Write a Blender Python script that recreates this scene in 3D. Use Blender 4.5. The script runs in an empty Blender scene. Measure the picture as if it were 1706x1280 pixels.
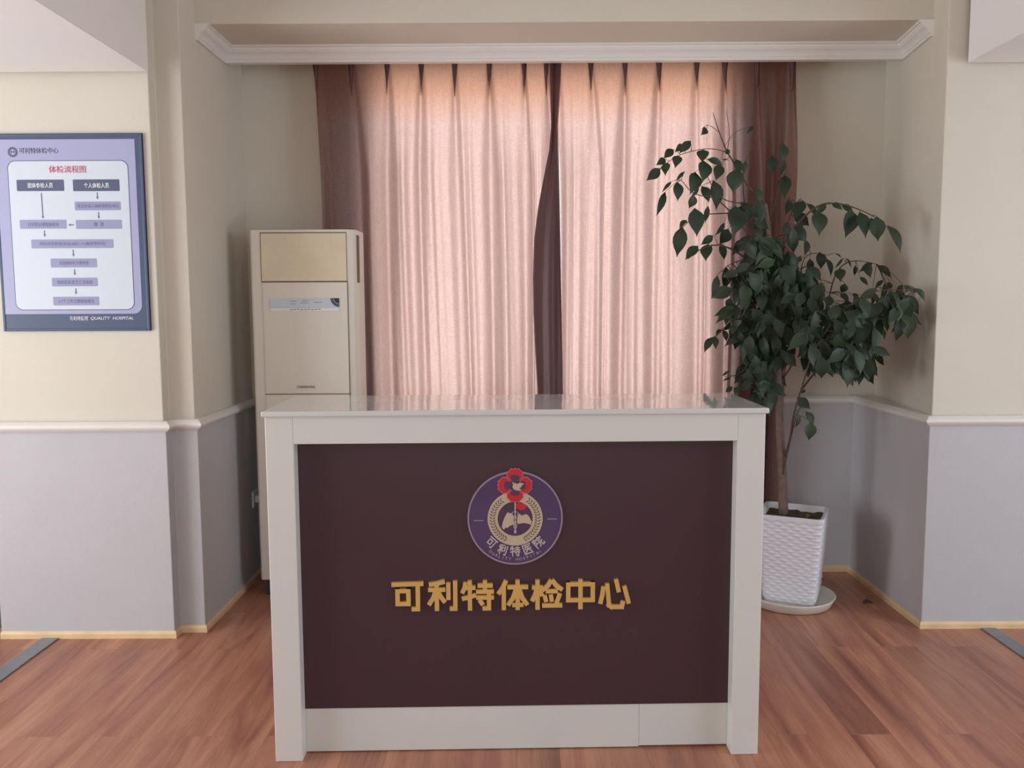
import bpy, bmesh, math, random
from mathutils import Vector, Matrix

S = bpy.context.scene
COL = S.collection
random.seed(7)

# ------------------------------------------------------------------ camera, world, lights
CAM_H, FOC = 1.45, 1412.93
PITCH, YAW, ROLL = 0.0961, -0.0031, -0.0048

def cam_dir(u, v, w=1.0):
    c, s = math.cos(PITCH), math.sin(PITCH)
    y, z = c * w + v * s, -s * w + v * c
    c, s = math.cos(YAW), math.sin(YAW)
    return Vector((u * c + y * s, -u * s + y * c, z))

def spot(px, py, Y):
    """world point seen at photo pixel (px, py) at distance Y into the room"""
    a, b = px - 853, py - 640
    c, s = math.cos(ROLL), math.sin(ROLL)
    r = cam_dir((c * a + s * b) / FOC, (s * a - c * b) / FOC)
    return Vector((r.x * Y / r.y, Y, CAM_H + r.z * Y / r.y))

cd = bpy.data.cameras.new('camera')
cd.sensor_width = 36.0
cd.lens = 36.0 * FOC / 1706
cam = bpy.data.objects.new('camera', cd)
COL.objects.link(cam)
cr, sr = math.cos(ROLL), math.sin(ROLL)
ax, ay, az = cam_dir(cr, sr, 0), cam_dir(-sr, cr, 0), -cam_dir(0, 0, 1)
cam.matrix_world = Matrix(((ax.x, ay.x, az.x, 0), (ax.y, ay.y, az.y, 0), (ax.z, ay.z, az.z, CAM_H), (0, 0, 0, 1)))
S.camera = cam

S.view_settings.view_transform = 'Standard'
S.view_settings.look = 'None'
S.view_settings.gamma = 1.0
S.view_settings.use_curve_mapping = False
S.view_settings.exposure = 0.14

W = bpy.data.worlds.new('world')
S.world = W
W.use_nodes = True
bg = W.node_tree.nodes['Background']
bg.inputs[0].default_value = (0.80, 0.88, 1.0, 1)
bg.inputs[1].default_value = 1.0

def area(name, loc, rot, sx, sy, power, color, spread=180):
    l = bpy.data.lights.new(name, 'AREA')
    l.shape = 'RECTANGLE'
    l.size, l.size_y = sx, sy
    l.energy = power
    l.color = color
    l.spread = math.radians(spread)
    o = bpy.data.objects.new(name, l)
    COL.objects.link(o)
    o.location = loc
    o.rotation_euler = [math.radians(a) for a in rot]
    return o

# daylight outside each window of the room, shining in
area('daylight_curtain_window', (0.165, 4.95, 1.80), (-90, 0, 0), 2.1, 2.0, 25, (1.0, 0.98, 0.96), 66)
area('daylight_left_window', (-4.40, 1.6, 1.15), (0, -112, 0), 2.2, 2.6, 138, (0.93, 0.97, 1.0))
area('daylight_right_window', (4.08, 1.4, 1.27), (0, 90, 0), 2.2, 2.4, 66, (0.82, 0.90, 1.0))
area('daylight_rear_window', (0.0, -2.75, 1.7), (90, 0, 0), 3.6, 1.7, 27, (0.96, 0.98, 1.0))

# ------------------------------------------------------------------ materials
def lin(r, g, b):
    def f(c):
        c /= 255.0
        return c / 12.92 if c <= 0.04045 else ((c + 0.055) / 1.055) ** 2.4
    return (f(r), f(g), f(b), 1.0)

def mat(name, rgb, rough=0.5, metal=0.0, noise=0.0, nscale=8.0, bump=0.0, bscale=60.0, spec=0.5, coat=0.0, sheen=0.0):
    m = bpy.data.materials.new(name)
    m.use_nodes = True
    nt = m.node_tree
    p = nt.nodes['Principled BSDF']
    c = lin(*rgb)
    p.inputs['Base Color'].default_value = c
    p.inputs['Roughness'].default_value = rough
    p.inputs['Metallic'].default_value = metal
    p.inputs['Specular IOR Level'].default_value = spec
    p.inputs['Coat Weight'].default_value = coat
    p.inputs['Sheen Weight'].default_value = sheen
    tc = nt.nodes.new('ShaderNodeTexCoord')
    if noise > 0:
        n = nt.nodes.new('ShaderNodeTexNoise')
        n.inputs['Scale'].default_value = nscale
        n.inputs['Detail'].default_value = 6
        nt.links.new(tc.outputs['Object'], n.inputs['Vector'])
        r = nt.nodes.new('ShaderNodeValToRGB')
        r.color_ramp.elements[0].position = 0.3
        r.color_ramp.elements[1].position = 0.7
        r.color_ramp.elements[0].color = [x * (1 - noise) for x in c[:3]] + [1]
        r.color_ramp.elements[1].color = [min(1, x * (1 + noise)) for x in c[:3]] + [1]
        nt.links.new(n.outputs['Fac'], r.inputs[0])
        nt.links.new(r.outputs[0], p.inputs['Base Color'])
    if bump > 0:
        n2 = nt.nodes.new('ShaderNodeTexNoise')
        n2.inputs['Scale'].default_value = bscale
        n2.inputs['Detail'].default_value = 4
        nt.links.new(tc.outputs['Object'], n2.inputs['Vector'])
        b = nt.nodes.new('ShaderNodeBump')
        b.inputs['Strength'].default_value = bump
        b.inputs['Distance'].default_value = 0.004
        nt.links.new(n2.outputs['Fac'], b.inputs['Height'])
        nt.links.new(b.outputs[0], p.inputs['Normal'])
    return m

def floor_mat():
    m = bpy.data.materials.new('laminate_planks')
    m.use_nodes = True
    nt = m.node_tree
    L = nt.links.new
    p = nt.nodes['Principled BSDF']
    tc = nt.nodes.new('ShaderNodeTexCoord')
    mp = nt.nodes.new('ShaderNodeMapping')
    mp.inputs['Rotation'].default_value = (0, 0, math.radians(90))
    L(tc.outputs['Object'], mp.inputs['Vector'])
    br = nt.nodes.new('ShaderNodeTexBrick')
    br.offset = 0.37
    br.inputs['Scale'].default_value = 1.0
    br.inputs['Brick Width'].default_value = 1.15
    br.inputs['Row Height'].default_value = 0.14
    br.inputs['Mortar Size'].default_value = 0.0012
    br.inputs['Mortar Smooth'].default_value = 0.6
    br.inputs['Color1'].default_value = (0.0, 0.0, 0.0, 1)
    br.inputs['Color2'].default_value = (1.0, 1.0, 1.0, 1)
    br.inputs['Mortar'].default_value = (0.3, 0.3, 0.3, 1)
    L(mp.outputs[0], br.inputs['Vector'])
    # each plank shifts the grain pattern
    sep = nt.nodes.new('ShaderNodeVectorMath'); sep.operation = 'SCALE'
    sep.inputs[0].default_value = (3.1, 7.7, 5.3)
    L(br.outputs['Color'], sep.inputs['Scale'])
    add = nt.nodes.new('ShaderNodeVectorMath'); add.operation = 'ADD'
    L(tc.outputs['Object'], add.inputs[0]); L(sep.outputs[0], add.inputs[1])
    m2 = nt.nodes.new('ShaderNodeMapping')
    m2.inputs['Scale'].default_value = (8.0, 0.75, 1.0)
    L(add.outputs[0], m2.inputs['Vector'])
    n = nt.nodes.new('ShaderNodeTexNoise')
    n.inputs['Scale'].default_value = 1.3; n.inputs['Detail'].default_value = 7
    n.inputs['Roughness'].default_value = 0.62; n.inputs['Distortion'].default_value = 0.9
    L(m2.outputs[0], n.inputs['Vector'])
    m3 = nt.nodes.new('ShaderNodeMapping')
    m3.inputs['Scale'].default_value = (110.0, 4.0, 1.0)
    L(add.outputs[0], m3.inputs['Vector'])
    n3 = nt.nodes.new('ShaderNodeTexNoise')
    n3.inputs['Scale'].default_value = 1.0; n3.inputs['Detail'].default_value = 4
    L(m3.outputs[0], n3.inputs['Vector'])
    r = nt.nodes.new('ShaderNodeValToRGB')
    e = r.color_ramp.elements
    e[0].position = 0.28; e[0].color = lin(140, 86, 70)
    e[1].position = 0.75; e[1].color = lin(214, 158, 128)
    x = e.new(0.42); x.color = lin(174, 115, 94)
    x = e.new(0.56); x.color = lin(194, 135, 108)
    L(n.outputs['Fac'], r.inputs[0])
    hs = nt.nodes.new('ShaderNodeHueSaturation')
    mr = nt.nodes.new('ShaderNodeMapRange')
    mr.inputs['To Min'].default_value = 0.90; mr.inputs['To Max'].default_value = 1.08
    L(br.outputs['Color'], mr.inputs['Value'])
    L(mr.outputs[0], hs.inputs['Value']); L(r.outputs[0], hs.inputs['Color'])
    mx = nt.nodes.new('ShaderNodeMix'); mx.data_type = 'RGBA'; mx.blend_type = 'MULTIPLY'
    mx.inputs['Factor'].default_value = 0.35
    L(hs.outputs[0], mx.inputs['A']); L(n3.outputs['Fac'], mx.inputs['B'])
    mx2 = nt.nodes.new('ShaderNodeMix'); mx2.data_type = 'RGBA'
    sc = nt.nodes.new('ShaderNodeMath'); sc.operation = 'MULTIPLY'; sc.inputs[1].default_value = 0.22
    L(br.outputs['Fac'], sc.inputs[0]); L(sc.outputs[0], mx2.inputs['Factor'])
    L(mx.outputs['Result'], mx2.inputs['A']); mx2.inputs['B'].default_value = lin(80, 48, 38)
    L(mx2.outputs['Result'], p.inputs['Base Color'])
    p.inputs['Roughness'].default_value = 0.34
    p.inputs['Specular IOR Level'].default_value = 0.5
    return m

def curtain_mat(name, trans, extra=0.0):
    """satin drapery cloth: mauve brown where lit from the room, rose where daylight comes through"""
    m = bpy.data.materials.new(name)
    m.use_nodes = True
    nt = m.node_tree
    L = nt.links.new
    out = nt.nodes['Material Output']
    p = nt.nodes['Principled BSDF']
    p.inputs['Base Color'].default_value = lin(86, 62, 64) if trans > 0 else lin(92, 60, 58)
    p.inputs['Roughness'].default_value = 0.36
    p.inputs['Specular IOR Level'].default_value = 0.7 if trans > 0 else 0.3
    tc = nt.nodes.new('ShaderNodeTexCoord')
    mp = nt.nodes.new('ShaderNodeMapping')
    mp.inputs['Scale'].default_value = (60, 60, 420)
    L(tc.outputs['Object'], mp.inputs['Vector'])
    n = nt.nodes.new('ShaderNodeTexNoise'); n.inputs['Scale'].default_value = 1.0; n.inputs['Detail'].default_value = 3
    L(mp.outputs[0], n.inputs['Vector'])
    mpv = nt.nodes.new('ShaderNodeMapping')
    mpv.inputs['Scale'].default_value = (500, 80, 25)
    L(tc.outputs['Object'], mpv.inputs['Vector'])
    nv = nt.nodes.new('ShaderNodeTexNoise'); nv.inputs['Scale'].default_value = 1.0; nv.inputs['Detail'].default_value = 3
    L(mpv.outputs[0], nv.inputs['Vector'])
    ad = nt.nodes.new('ShaderNodeMath'); ad.operation = 'ADD'
    L(n.outputs['Fac'], ad.inputs[0]); L(nv.outputs['Fac'], ad.inputs[1])
    b = nt.nodes.new('ShaderNodeBump'); b.inputs['Strength'].default_value = 0.25; b.inputs['Distance'].default_value = 0.002
    L(ad.outputs[0], b.inputs['Height']); L(b.outputs[0], p.inputs['Normal'])
    if trans > 0:
        tr = nt.nodes.new('ShaderNodeBsdfTranslucent')
        mr = nt.nodes.new('ShaderNodeMapRange')
        mr.inputs['From Min'].default_value = 0.7; mr.inputs['From Max'].default_value = 1.3
        mr.inputs['To Min'].default_value = 0.78; mr.inputs['To Max'].default_value = 1.12
        L(ad.outputs[0], mr.inputs['Value'])
        # stiffened header tape behind the top of the cloth lets a warmer light through
        sx = nt.nodes.new('ShaderNodeSeparateXYZ'); L(tc.outputs['Object'], sx.inputs[0])
        mh = nt.nodes.new('ShaderNodeMapRange')
        mh.inputs['From Min'].default_value = 2.30; mh.inputs['From Max'].default_value = 2.47
        L(sx.outputs['Z'], mh.inputs['Value'])
        cm = nt.nodes.new('ShaderNodeMix'); cm.data_type = 'RGBA'
        cm.inputs['A'].default_value = (trans * 0.98, trans * 0.67, trans * 0.585, 1)
        cm.inputs['B'].default_value = (trans * 0.88, trans * 0.47, trans * 0.31, 1)
        L(mh.outputs[0], cm.inputs['Factor'])
        hv = nt.nodes.new('ShaderNodeHueSaturation')
        L(mr.outputs[0], hv.inputs['Value']); L(cm.outputs['Result'], hv.inputs['Color'])
        L(hv.outputs[0], tr.inputs['Color'])
        a = nt.nodes.new('ShaderNodeMixShader'); a.inputs[0].default_value = 0.42
        L(p.outputs[0], a.inputs[1]); L(tr.outputs[0], a.inputs[2])
        L(a.outputs[0], out.inputs['Surface'])
    return m

M = {}
M['wall'] = mat('cream_wall_paint', (211, 204, 190), 0.85, noise=0.02, nscale=3, bump=0.12, bscale=180)
M['wains'] = mat('grey_embossed_wallpaper', (190, 189, 192), 0.8, noise=0.02, nscale=4, bump=0.25, bscale=140)
M['ceil'] = mat('white_ceiling_paint', (234, 231, 226), 0.85, noise=0.02, nscale=2, bump=0.08, bscale=150)
M['rail'] = mat('white_gloss_moulding', (226, 222, 216), 0.4, noise=0.015, nscale=5)
M['pine'] = mat('pine_skirting', (226, 196, 154), 0.5, noise=0.10, nscale=9)
M['floor'] = floor_mat()
M['strip'] = mat('grey_aluminium_strip', (146, 148, 154), 0.45, 0.4, noise=0.06, nscale=20)
M['door'] = mat('slate_door_paint', (84, 88, 100), 0.6, noise=0.04, nscale=4)
M['frame_white'] = mat('white_window_frame', (225, 225, 222), 0.4, noise=0.02)
M['desk'] = mat('white_lacquer', (212, 211, 205), 0.32, noise=0.015, nscale=2.5, spec=0.5)
M['desktop'] = mat('white_gloss_worktop', (210, 211, 208), 0.07, noise=0.012, nscale=3, coat=0.5)
M['maroon'] = mat('maroon_panel', (66, 43, 51), 0.38, noise=0.03, nscale=2, spec=0.45)
M['gold'] = mat('gold_letter_face', (216, 174, 100), 0.42, 0.2, noise=0.04, nscale=14)
M['acrylic'] = mat('violet_emblem_film', (76, 59, 96), 0.22, noise=0.08, nscale=9, coat=0.4)
M['rim'] = mat('clear_acrylic_edge', (150, 134, 150), 0.25, noise=0.03)
M['ecream'] = mat('emblem_cream', (190, 172, 146), 0.45, noise=0.04, nscale=20)
M['ered'] = mat('emblem_red', (188, 36, 44), 0.4, noise=0.05, nscale=20)
M['epink'] = mat('emblem_pink_edge', (214, 120, 126), 0.4, noise=0.03)
M['edark'] = mat('emblem_dark_leaf', (66, 52, 52), 0.5, noise=0.05)
M['eviolet'] = mat('emblem_deep_violet', (80, 50, 84), 0.35, noise=0.05)
M['elet'] = mat('emblem_pale_letter', (186, 170, 170), 0.45, noise=0.03)
M['elet2'] = mat('emblem_dim_letter', (168, 148, 158), 0.45, noise=0.03)
M['ac'] = mat('ivory_plastic', (226, 219, 205), 0.38, noise=0.012, nscale=3)
M['acdoor'] = mat('pale_wood_grain_plastic', (224, 210, 180), 0.42, noise=0.05, nscale=7)
M['acdark'] = mat('dark_gap', (112, 101, 90), 0.6, noise=0.05)
M['disp'] = mat('pale_blue_display', (206, 216, 226), 0.15, noise=0.03, nscale=9, coat=0.4)
M['dispw'] = mat('white_label_strip', (232, 232, 232), 0.4, noise=0.01)
M['ink'] = mat('dark_ink', (52, 48, 48), 0.5, noise=0.03)
M['plinth'] = mat('charcoal_plinth', (60, 60, 66), 0.6, noise=0.05)
M['plastic'] = mat('white_plastic', (225, 225, 225), 0.4, noise=0.01)
M['slate'] = mat('slate_blue_frame', (72, 84, 112), 0.4, noise=0.04, nscale=4)
M['lav'] = mat('lavender_print', (166, 166, 200), 0.35, noise=0.02, nscale=2)
M['pwhite'] = mat('white_print', (206, 213, 223), 0.35, noise=0.01)
M['pbox'] = mat('lilac_grey_print', (150, 150, 184), 0.35, noise=0.02)
M['pdark'] = mat('slate_print', (84, 90, 118), 0.35, noise=0.03)
M['ptext'] = mat('grey_print', (106, 108, 142), 0.4, noise=0.02)
M['pred'] = mat('red_print', (206, 84, 104), 0.4, noise=0.02)
M['pwtext'] = mat('white_letter_print', (235, 235, 240), 0.4, noise=0.01)
M['curtain'] = curtain_mat('mauve_satin_curtain', 0.92)
M['curtain_fold'] = curtain_mat('mauve_satin_lined_fold', 0.0)
M['pot'] = mat('white_woven_plastic', (222, 222, 228), 0.45, noise=0.02, nscale=8)
M['soil'] = mat('dark_soil', (78, 66, 56), 0.95, noise=0.35, nscale=40, bump=1.0, bscale=70)
M['saucer'] = mat('old_white_saucer', (226, 220, 208), 0.45, noise=0.05, nscale=8)
M['bark'] = mat('grey_brown_bark', (118, 98, 88), 0.85, noise=0.22, nscale=26, bump=0.8, bscale=60)
M['twig'] = mat('brown_twig', (86, 66, 54), 0.8, noise=0.12, nscale=30)
M['leaf'] = mat('dark_green_leaf', (43, 58, 38), 0.5, noise=0.28, nscale=6, spec=0.35)
M['dryleaf'] = mat('dry_leaf', (120, 100, 66), 0.7, noise=0.15, nscale=30)
M['glass'] = None
g = bpy.data.materials.new('window_glass'); g.use_nodes = True
nt = g.node_tree
tr = nt.nodes.new('ShaderNodeBsdfTransparent'); gl = nt.nodes.new('ShaderNodeBsdfGlossy'); gl.inputs['Roughness'].default_value = 0.02
mx = nt.nodes.new('ShaderNodeMixShader'); mx.inputs[0].default_value = 0.06
nt.links.new(tr.outputs[0], mx.inputs[1]); nt.links.new(gl.outputs[0], mx.inputs[2]); nt.links.new(mx.outputs[0], nt.nodes['Material Output'].inputs['Surface'])
M['glass'] = g

# ------------------------------------------------------------------ helpers
def link(name, bm, m, parent=None, smooth=False, bevel=0.0, seg=2, kind=None, loc=None):
    me = bpy.data.meshes.new(name)
    bmesh.ops.recalc_face_normals(bm, faces=bm.faces[:])
    bm.to_mesh(me); bm.free()
    me.materials.append(m)
    o = bpy.data.objects.new(name, me)
    COL.objects.link(o)
    if parent is not None:
        o.parent = parent
    if smooth:
        for p in me.polygons:
            p.use_smooth = True
    if bevel > 0:
        b = o.modifiers.new('bevel', 'BEVEL')
        b.width = bevel; b.segments = seg; b.limit_method = 'ANGLE'; b.angle_limit = math.radians(40)
        b.harden_normals = False
    if kind:
        o['kind'] = kind
    if loc is not None:
        o.location = loc
    return o

def tag(o, label, cat, group=None, kind=None):
    o['label'] = label; o['category'] = cat
    if group: o['group'] = group
    if kind: o['kind'] = kind
    return o

def empty(name, loc, label, cat, group=None, rz=0.0):
    o = bpy.data.objects.new(name, None)
    o.empty_display_size = 0.1
    COL.objects.link(o)
    o.location = loc; o.rotation_euler = (0, 0, rz)
    return tag(o, label, cat, group)

def box(bm, x0, x1, y0, y1, z0, z1):
    v = [bm.verts.new(p) for p in ((x0, y0, z0), (x1, y0, z0), (x1, y1, z0), (x0, y1, z0), (x0, y0, z1), (x1, y0, z1), (x1, y1, z1), (x0, y1, z1))]
    for f in ((0, 1, 2, 3), (4, 5, 6, 7), (0, 1, 5, 4), (1, 2, 6, 5), (2, 3, 7, 6), (3, 0, 4, 7)):
        bm.faces.new([v[i] for i in f])

def bx(*a):
    bm = bmesh.new(); box(bm, *a); return bm

def prism(bm, pts, z0, z1):
    """footprint (x, y) extruded upwards"""
    n = len(pts)
    a = [bm.verts.new((p[0], p[1], z0)) for p in pts]
    b = [bm.verts.new((p[0], p[1], z1)) for p in pts]
    bm.faces.new(a); bm.faces.new(b)
    for i in range(n):
        bm.faces.new((a[i], a[(i + 1) % n], b[(i + 1) % n], b[i]))

def plate(bm, pts, y0, y1):
    """outline (x, z) given a thickness from y0 (back) to y1 (front)"""
    n = len(pts)
    a = [bm.verts.new((p[0], y0, p[1])) for p in pts]
    b = [bm.verts.new((p[0], y1, p[1])) for p in pts]
    bm.faces.new(a); bm.faces.new(b)
    for i in range(n):
        bm.faces.new((a[i], a[(i + 1) % n], b[(i + 1) % n], b[i]))

def sweep(bm, path, prof):
    """profile (out, z) swept along an (x, y) path; out is to the right of travel"""
    rings = []
    n = len(path)
    for i, p in enumerate(path):
        p = Vector(p)
        ds = []
        if i > 0: ds.append((p - Vector(path[i - 1])).normalized())
        if i < n - 1: ds.append((Vector(path[i + 1]) - p).normalized())
        ns = [Vector((d.y, -d.x)) for d in ds]
        if len(ns) == 2:
            q = (ns[0] + ns[1]).normalized()
            q = q / max(0.3, q.dot(ns[0]))
        else:
            q = ns[0]
        rings.append([bm.verts.new((p.x + q.x * o, p.y + q.y * o, z)) for o, z in prof])
    k = len(prof)
    for i in range(n - 1):
        for j in range(k):
            bm.faces.new((rings[i][j], rings[i][(j + 1) % k], rings[i + 1][(j + 1) % k], rings[i + 1][j]))
    bm.faces.new(rings[0]); bm.faces.new(rings[-1])

def tube(bm, pts, rad, n=8, cap=True):
    pts = [Vector(p) for p in pts]
    if not hasattr(rad, '__len__'): rad = [rad] * len(pts)
    up = Vector((0.31, 0.92, 0.2))
    rings = []
    for i, p in enumerate(pts):
        d = (pts[min(i + 1, len(pts) - 1)] - pts[max(i - 1, 0)])
        d = d.normalized() if d.length > 1e-9 else Vector((0, 0, 1))
        a = d.cross(up)
        if a.length < 1e-3: a = d.cross(Vector((1, 0, 0)))
        a.normalize(); b = d.cross(a)
        rings.append([bm.verts.new(p + (a * math.cos(2 * math.pi * k / n) + b * math.sin(2 * math.pi * k / n)) * rad[i]) for k in range(n)])
    for i in range(len(pts) - 1):
        for k in range(n):
            bm.faces.new((rings[i][k], rings[i][(k + 1) % n], rings[i + 1][(k + 1) % n], rings[i + 1][k]))
    if cap:
        bm.faces.new(rings[0]); bm.faces.new(rings[-1])

def disc_pts(cx, cz, r, n=64, a0=0.0, a1=2 * math.pi):
    full = abs(a1 - a0 - 2 * math.pi) < 1e-6
    m = n if full else n + 1
    return [(cx + r * math.cos(a0 + (a1 - a0) * i / n), cz + r * math.sin(a0 + (a1 - a0) * i / n)) for i in range(m)]

def ring(bm, cx, cz, r0, r1, y0, y1, n=72):
    P0 = [disc_pts(cx, cz, r, n) for r in (r0, r1)]
    vs = [[bm.verts.new((p[0], y, p[1])) for p in P0[k]] for k, y in ((0, y0), (1, y0), (1, y1), (0, y1))]
    for i in range(n):
        j = (i + 1) % n
        for k in range(4):
            bm.faces.new((vs[k][i], vs[k][j], vs[(k + 1) % 4][j], vs[(k + 1) % 4][i]))

def rrect(x0, x1, z0, z1, r, n=6):
    if not hasattr(r, '__len__'): r = (r, r, r, r)     # bl, br, tr, tl
    P = []
    for (cx, cz, a, q) in ((x0 + r[0], z0 + r[0], 180, r[0]), (x1 - r[1], z0 + r[1], 270, r[1]), (x1 - r[2], z1 - r[2], 0, r[2]), (x0 + r[3], z1 - r[3], 90, r[3])):
        if q <= 0:
            P.append((cx, cz)); continue
        for i in range(n + 1):
            t = math.radians(a + 90 * i / n)
            P.append((cx + q * math.cos(t), cz + q * math.sin(t)))
    return P

def strokes(bm, lines, w, y0, y1, fn):
    """pen strokes (polylines in the letter's own grid) as bevelless raised bars; fn maps grid to (x, z)"""
    for k, ln in enumerate(lines):
        e = 0.00012 * (k % 5)
        pts = [Vector(p) for p in ln]
        loop = ln[0] == ln[-1]
        for i in range(len(pts) - 1):
            d = (pts[i + 1] - pts[i]).normalized()
            a = pts[i] - d * (w / 2 if i > 0 or loop else 0)
            b = pts[i + 1] + d * (w / 2 if i < len(pts) - 2 or loop else 0)
            q = Vector((-d.y, d.x)) * (w / 2)
            plate(bm, [fn(*(a + q)), fn(*(b + q)), fn(*(b - q)), fn(*(a - q))], y0, y1 - e - 0.00003 * i)

def text_bm(body, height, x, y, z, align='CENTER', weight=0.0, shear=0.0, depth=0.0006, rot=0.0, width=None, cjk=True):
    """letters as thin raised shapes in the x-z plane facing -y, centred on z"""
    c = bpy.data.curves.new('lettering', 'FONT')
    c.body = body; c.align_x = align; c.offset = weight; c.shear = shear
    c.extrude = 0.0; c.resolution_u = 3
    o = bpy.data.objects.new('lettering', c)
    COL.objects.link(o)
    bpy.context.view_layer.update()
    me = bpy.data.meshes.new_from_object(o.evaluated_get(bpy.context.evaluated_depsgraph_get()))
    bpy.data.objects.remove(o); bpy.data.curves.remove(c)
    bm = bmesh.new(); bm.from_mesh(me); bpy.data.meshes.remove(me)
    xs = [v.co.x for v in bm.verts]; ys = [v.co.y for v in bm.verts]
    h = max(ys) - min(ys); cy = (max(ys) + min(ys)) / 2
    sc = height / h
    sx = sc if width is None else width / (max(xs) - min(xs))
    if align == 'CENTER': ox = (max(xs) + min(xs)) / 2
    elif align == 'LEFT': ox = min(xs)
    else: ox = max(xs)
    g = bmesh.ops.extrude_face_region(bm, geom=bm.faces[:])
    top = [v for v in g['geom'] if isinstance(v, bmesh.types.BMVert)]
    tops = set(top)
    for v in bm.verts:
        lx, lz = (v.co.x - ox) * sx, (v.co.y - cy) * sc
        X = lx * math.cos(rot) - lz * math.sin(rot); Z = lx * math.sin(rot) + lz * math.cos(rot)
        v.co = Vector((x + X, y - (depth if v in tops else 0.0), z + Z))
    return bm

def struct(name, bm, m, label, cat, parent=None, bevel=0.0, smooth=False):
    o = link(name, bm, m, parent, bevel=bevel, smooth=smooth, kind='structure')
    if parent is None: tag(o, label, cat)
    return o

# ------------------------------------------------------------------ the room
struct('floor', bx(-3.8, 3.9, -2.6, 4.75, -0.12, 0.0), M['floor'], 'reddish brown wood plank floor of the whole room', 'floor')

bm = bmesh.new()
box(bm, -3.8, 3.9, -2.6, 4.75, 3.05, 3.2)
box(bm, -3.8, -1.486, -2.6, 3.56, 2.394, 3.06)
box(bm, 1.888, 3.9, -2.6, 3.64, 2.432, 3.06)
struct('ceiling', bm, M['ceil'], 'white ceiling with dropped side sections', 'ceiling', bevel=0.004)

# left wall with its step, and the grey lower wall standing proud of it
bm = bmesh.new()
prism(bm, [(-2.25, 3.588), (-1.501, 3.588), (-1.501, 3.653), (-1.391, 3.653), (-1.391, 4.75), (-2.25, 4.75)], 0, 3.06)
wl = struct('wall_left', bm, M['wall'], 'cream stepped wall left of the curtain, grey below its rail', 'wall', bevel=0.004)
bm = bmesh.new()
prism(bm, [(-2.243, 3.573), (-1.486, 3.573), (-1.486, 3.638), (-1.376, 3.638), (-1.376, 4.47), (-2.243, 4.47)], 0, 0.925)
struct('wainscot', bm, M['wains'], '', '', wl, bevel=0.003)

bm = bmesh.new()
prism(bm, [(2.28, 3.665), (1.815, 3.665), (1.905, 4.47), (1.905, 4.75), (2.28, 4.75)], 0, 3.06)
wr = struct('wall_right', bm, M['wall'], 'cream wall right of the plant, grey below its rail', 'wall', bevel=0.004)
bm = bmesh.new()
prism(bm, [(2.272, 3.65), (1.80, 3.65), (1.79, 4.47), (2.272, 4.47)], 0, 0.925)
struct('wainscot', bm, M['wains'], '', '', wr, bevel=0.003)

WX0, WX1, WZ0, WZ1 = -0.74, 1.11, 0.80, 2.64
bm = bmesh.new()
box(bm, -1.45, WX0, 4.47, 4.72, 0, 3.06)
box(bm, WX1, 2.0, 4.47, 4.72, 0, 3.06)
box(bm, WX0, WX1, 4.47, 4.72, 0, WZ0)
box(bm, WX0, WX1, 4.47, 4.72, WZ1, 3.06)
wb = struct('wall_back', bm, M['wall'], 'cream back wall behind the curtains', 'wall')
bm = bmesh.new()
box(bm, -1.40, WX0, 4.455, 4.48, 0, 0.925); box(bm, WX1, 1.83, 4.455, 4.48, 0, 0.925); box(bm, WX0, WX1, 4.455, 4.48, 0, WZ0)
struct('wainscot', bm, M['wains'], '', '', wb)

bm = bmesh.new()
box(bm, -1.40, 1.92, 3.84, 4.73, 2.668, 3.06)
struct('wall_above', bm, M['wall'], 'pale lintel over the curtain alcove', 'wall', bevel=0.003)

# window behind the curtains
bm = bmesh.new()
for a in ((WX0, WX0 + .05, WZ0, WZ1), (WX1 - .05, WX1, WZ0, WZ1), (WX0, WX1, WZ0, WZ0 + .05), (WX0, WX1, WZ1 - .05, WZ1)):
    box(bm, a[0], a[1], 4.62, 4.68, a[2], a[3])
w1 = struct('window_1', bm, M['frame_white'], 'window hidden behind the closed curtains', 'window')
struct('pane', bx(WX0 + .05, WX1 - .05, 4.648, 4.652, WZ0 + .05, WZ1 - .05), M['glass'], '', '', w1)

# far side walls with windows, rear wall with a window
def wall_with_hole(name, axis, c0, c1, lo, hi, h0, h1, z0, z1, label):
    bm = bmesh.new()
    def b(a0, a1, za, zb):
        if axis == 'x': box(bm, c0, c1, a0, a1, za, zb)
        else: box(bm, a0, a1, c0, c1, za, zb)
    b(lo, h0, 0, 3.2); b(h1, hi, 0, 3.2); b(h0, h1, 0, z0); b(h0, h1, z1, 3.2)
    return struct(name, bm, M['wall'], label, 'wall')
wall_with_hole('wall_far_left', 'x', -3.95, -3.8, -2.6, 4.75, 0.3, 2.9, 0.15, 2.39, 'far left wall with a large window')
wall_with_hole('wall_far_right', 'x', 3.9, 4.05, -2.6, 4.75, 0.2, 2.6, 0.15, 2.43, 'far right wall with a large window')
wall_with_hole('wall_front', 'y', -2.75, -2.6, -3.8, 3.9, -1.8, 1.8, 0.9, 2.6, 'wall opposite the desk with a wide window')
def win_frame(name, axis, c, lo, hi, z0, z1, label):
    bm = bmesh.new()
    def b(a0, a1, za, zb):
        if axis == 'x': box(bm, c - .03, c + .03, a0, a1, za, zb)
        else: box(bm, a0, a1, c - .03, c + .03, za, zb)
    t = .05; mid = (lo + hi) / 2
    b(lo, lo + t, z0, z1); b(hi - t, hi, z0, z1); b(mid - t / 2, mid + t / 2, z0 + t, z1 - t); b(lo + t, hi - t, z0, z0 + t); b(lo + t, hi - t, z1 - t, z1)
    struct(name, bm, M['frame_white'], label, 'window')
win_frame('window_2', 'x', -3.875, 0.3, 2.9, 0.15, 2.39, 'white window frame in the far left wall')
win_frame('window_3', 'x', 3.975, 0.2, 2.6, 0.15, 2.43, 'white window frame in the far right wall')
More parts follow.
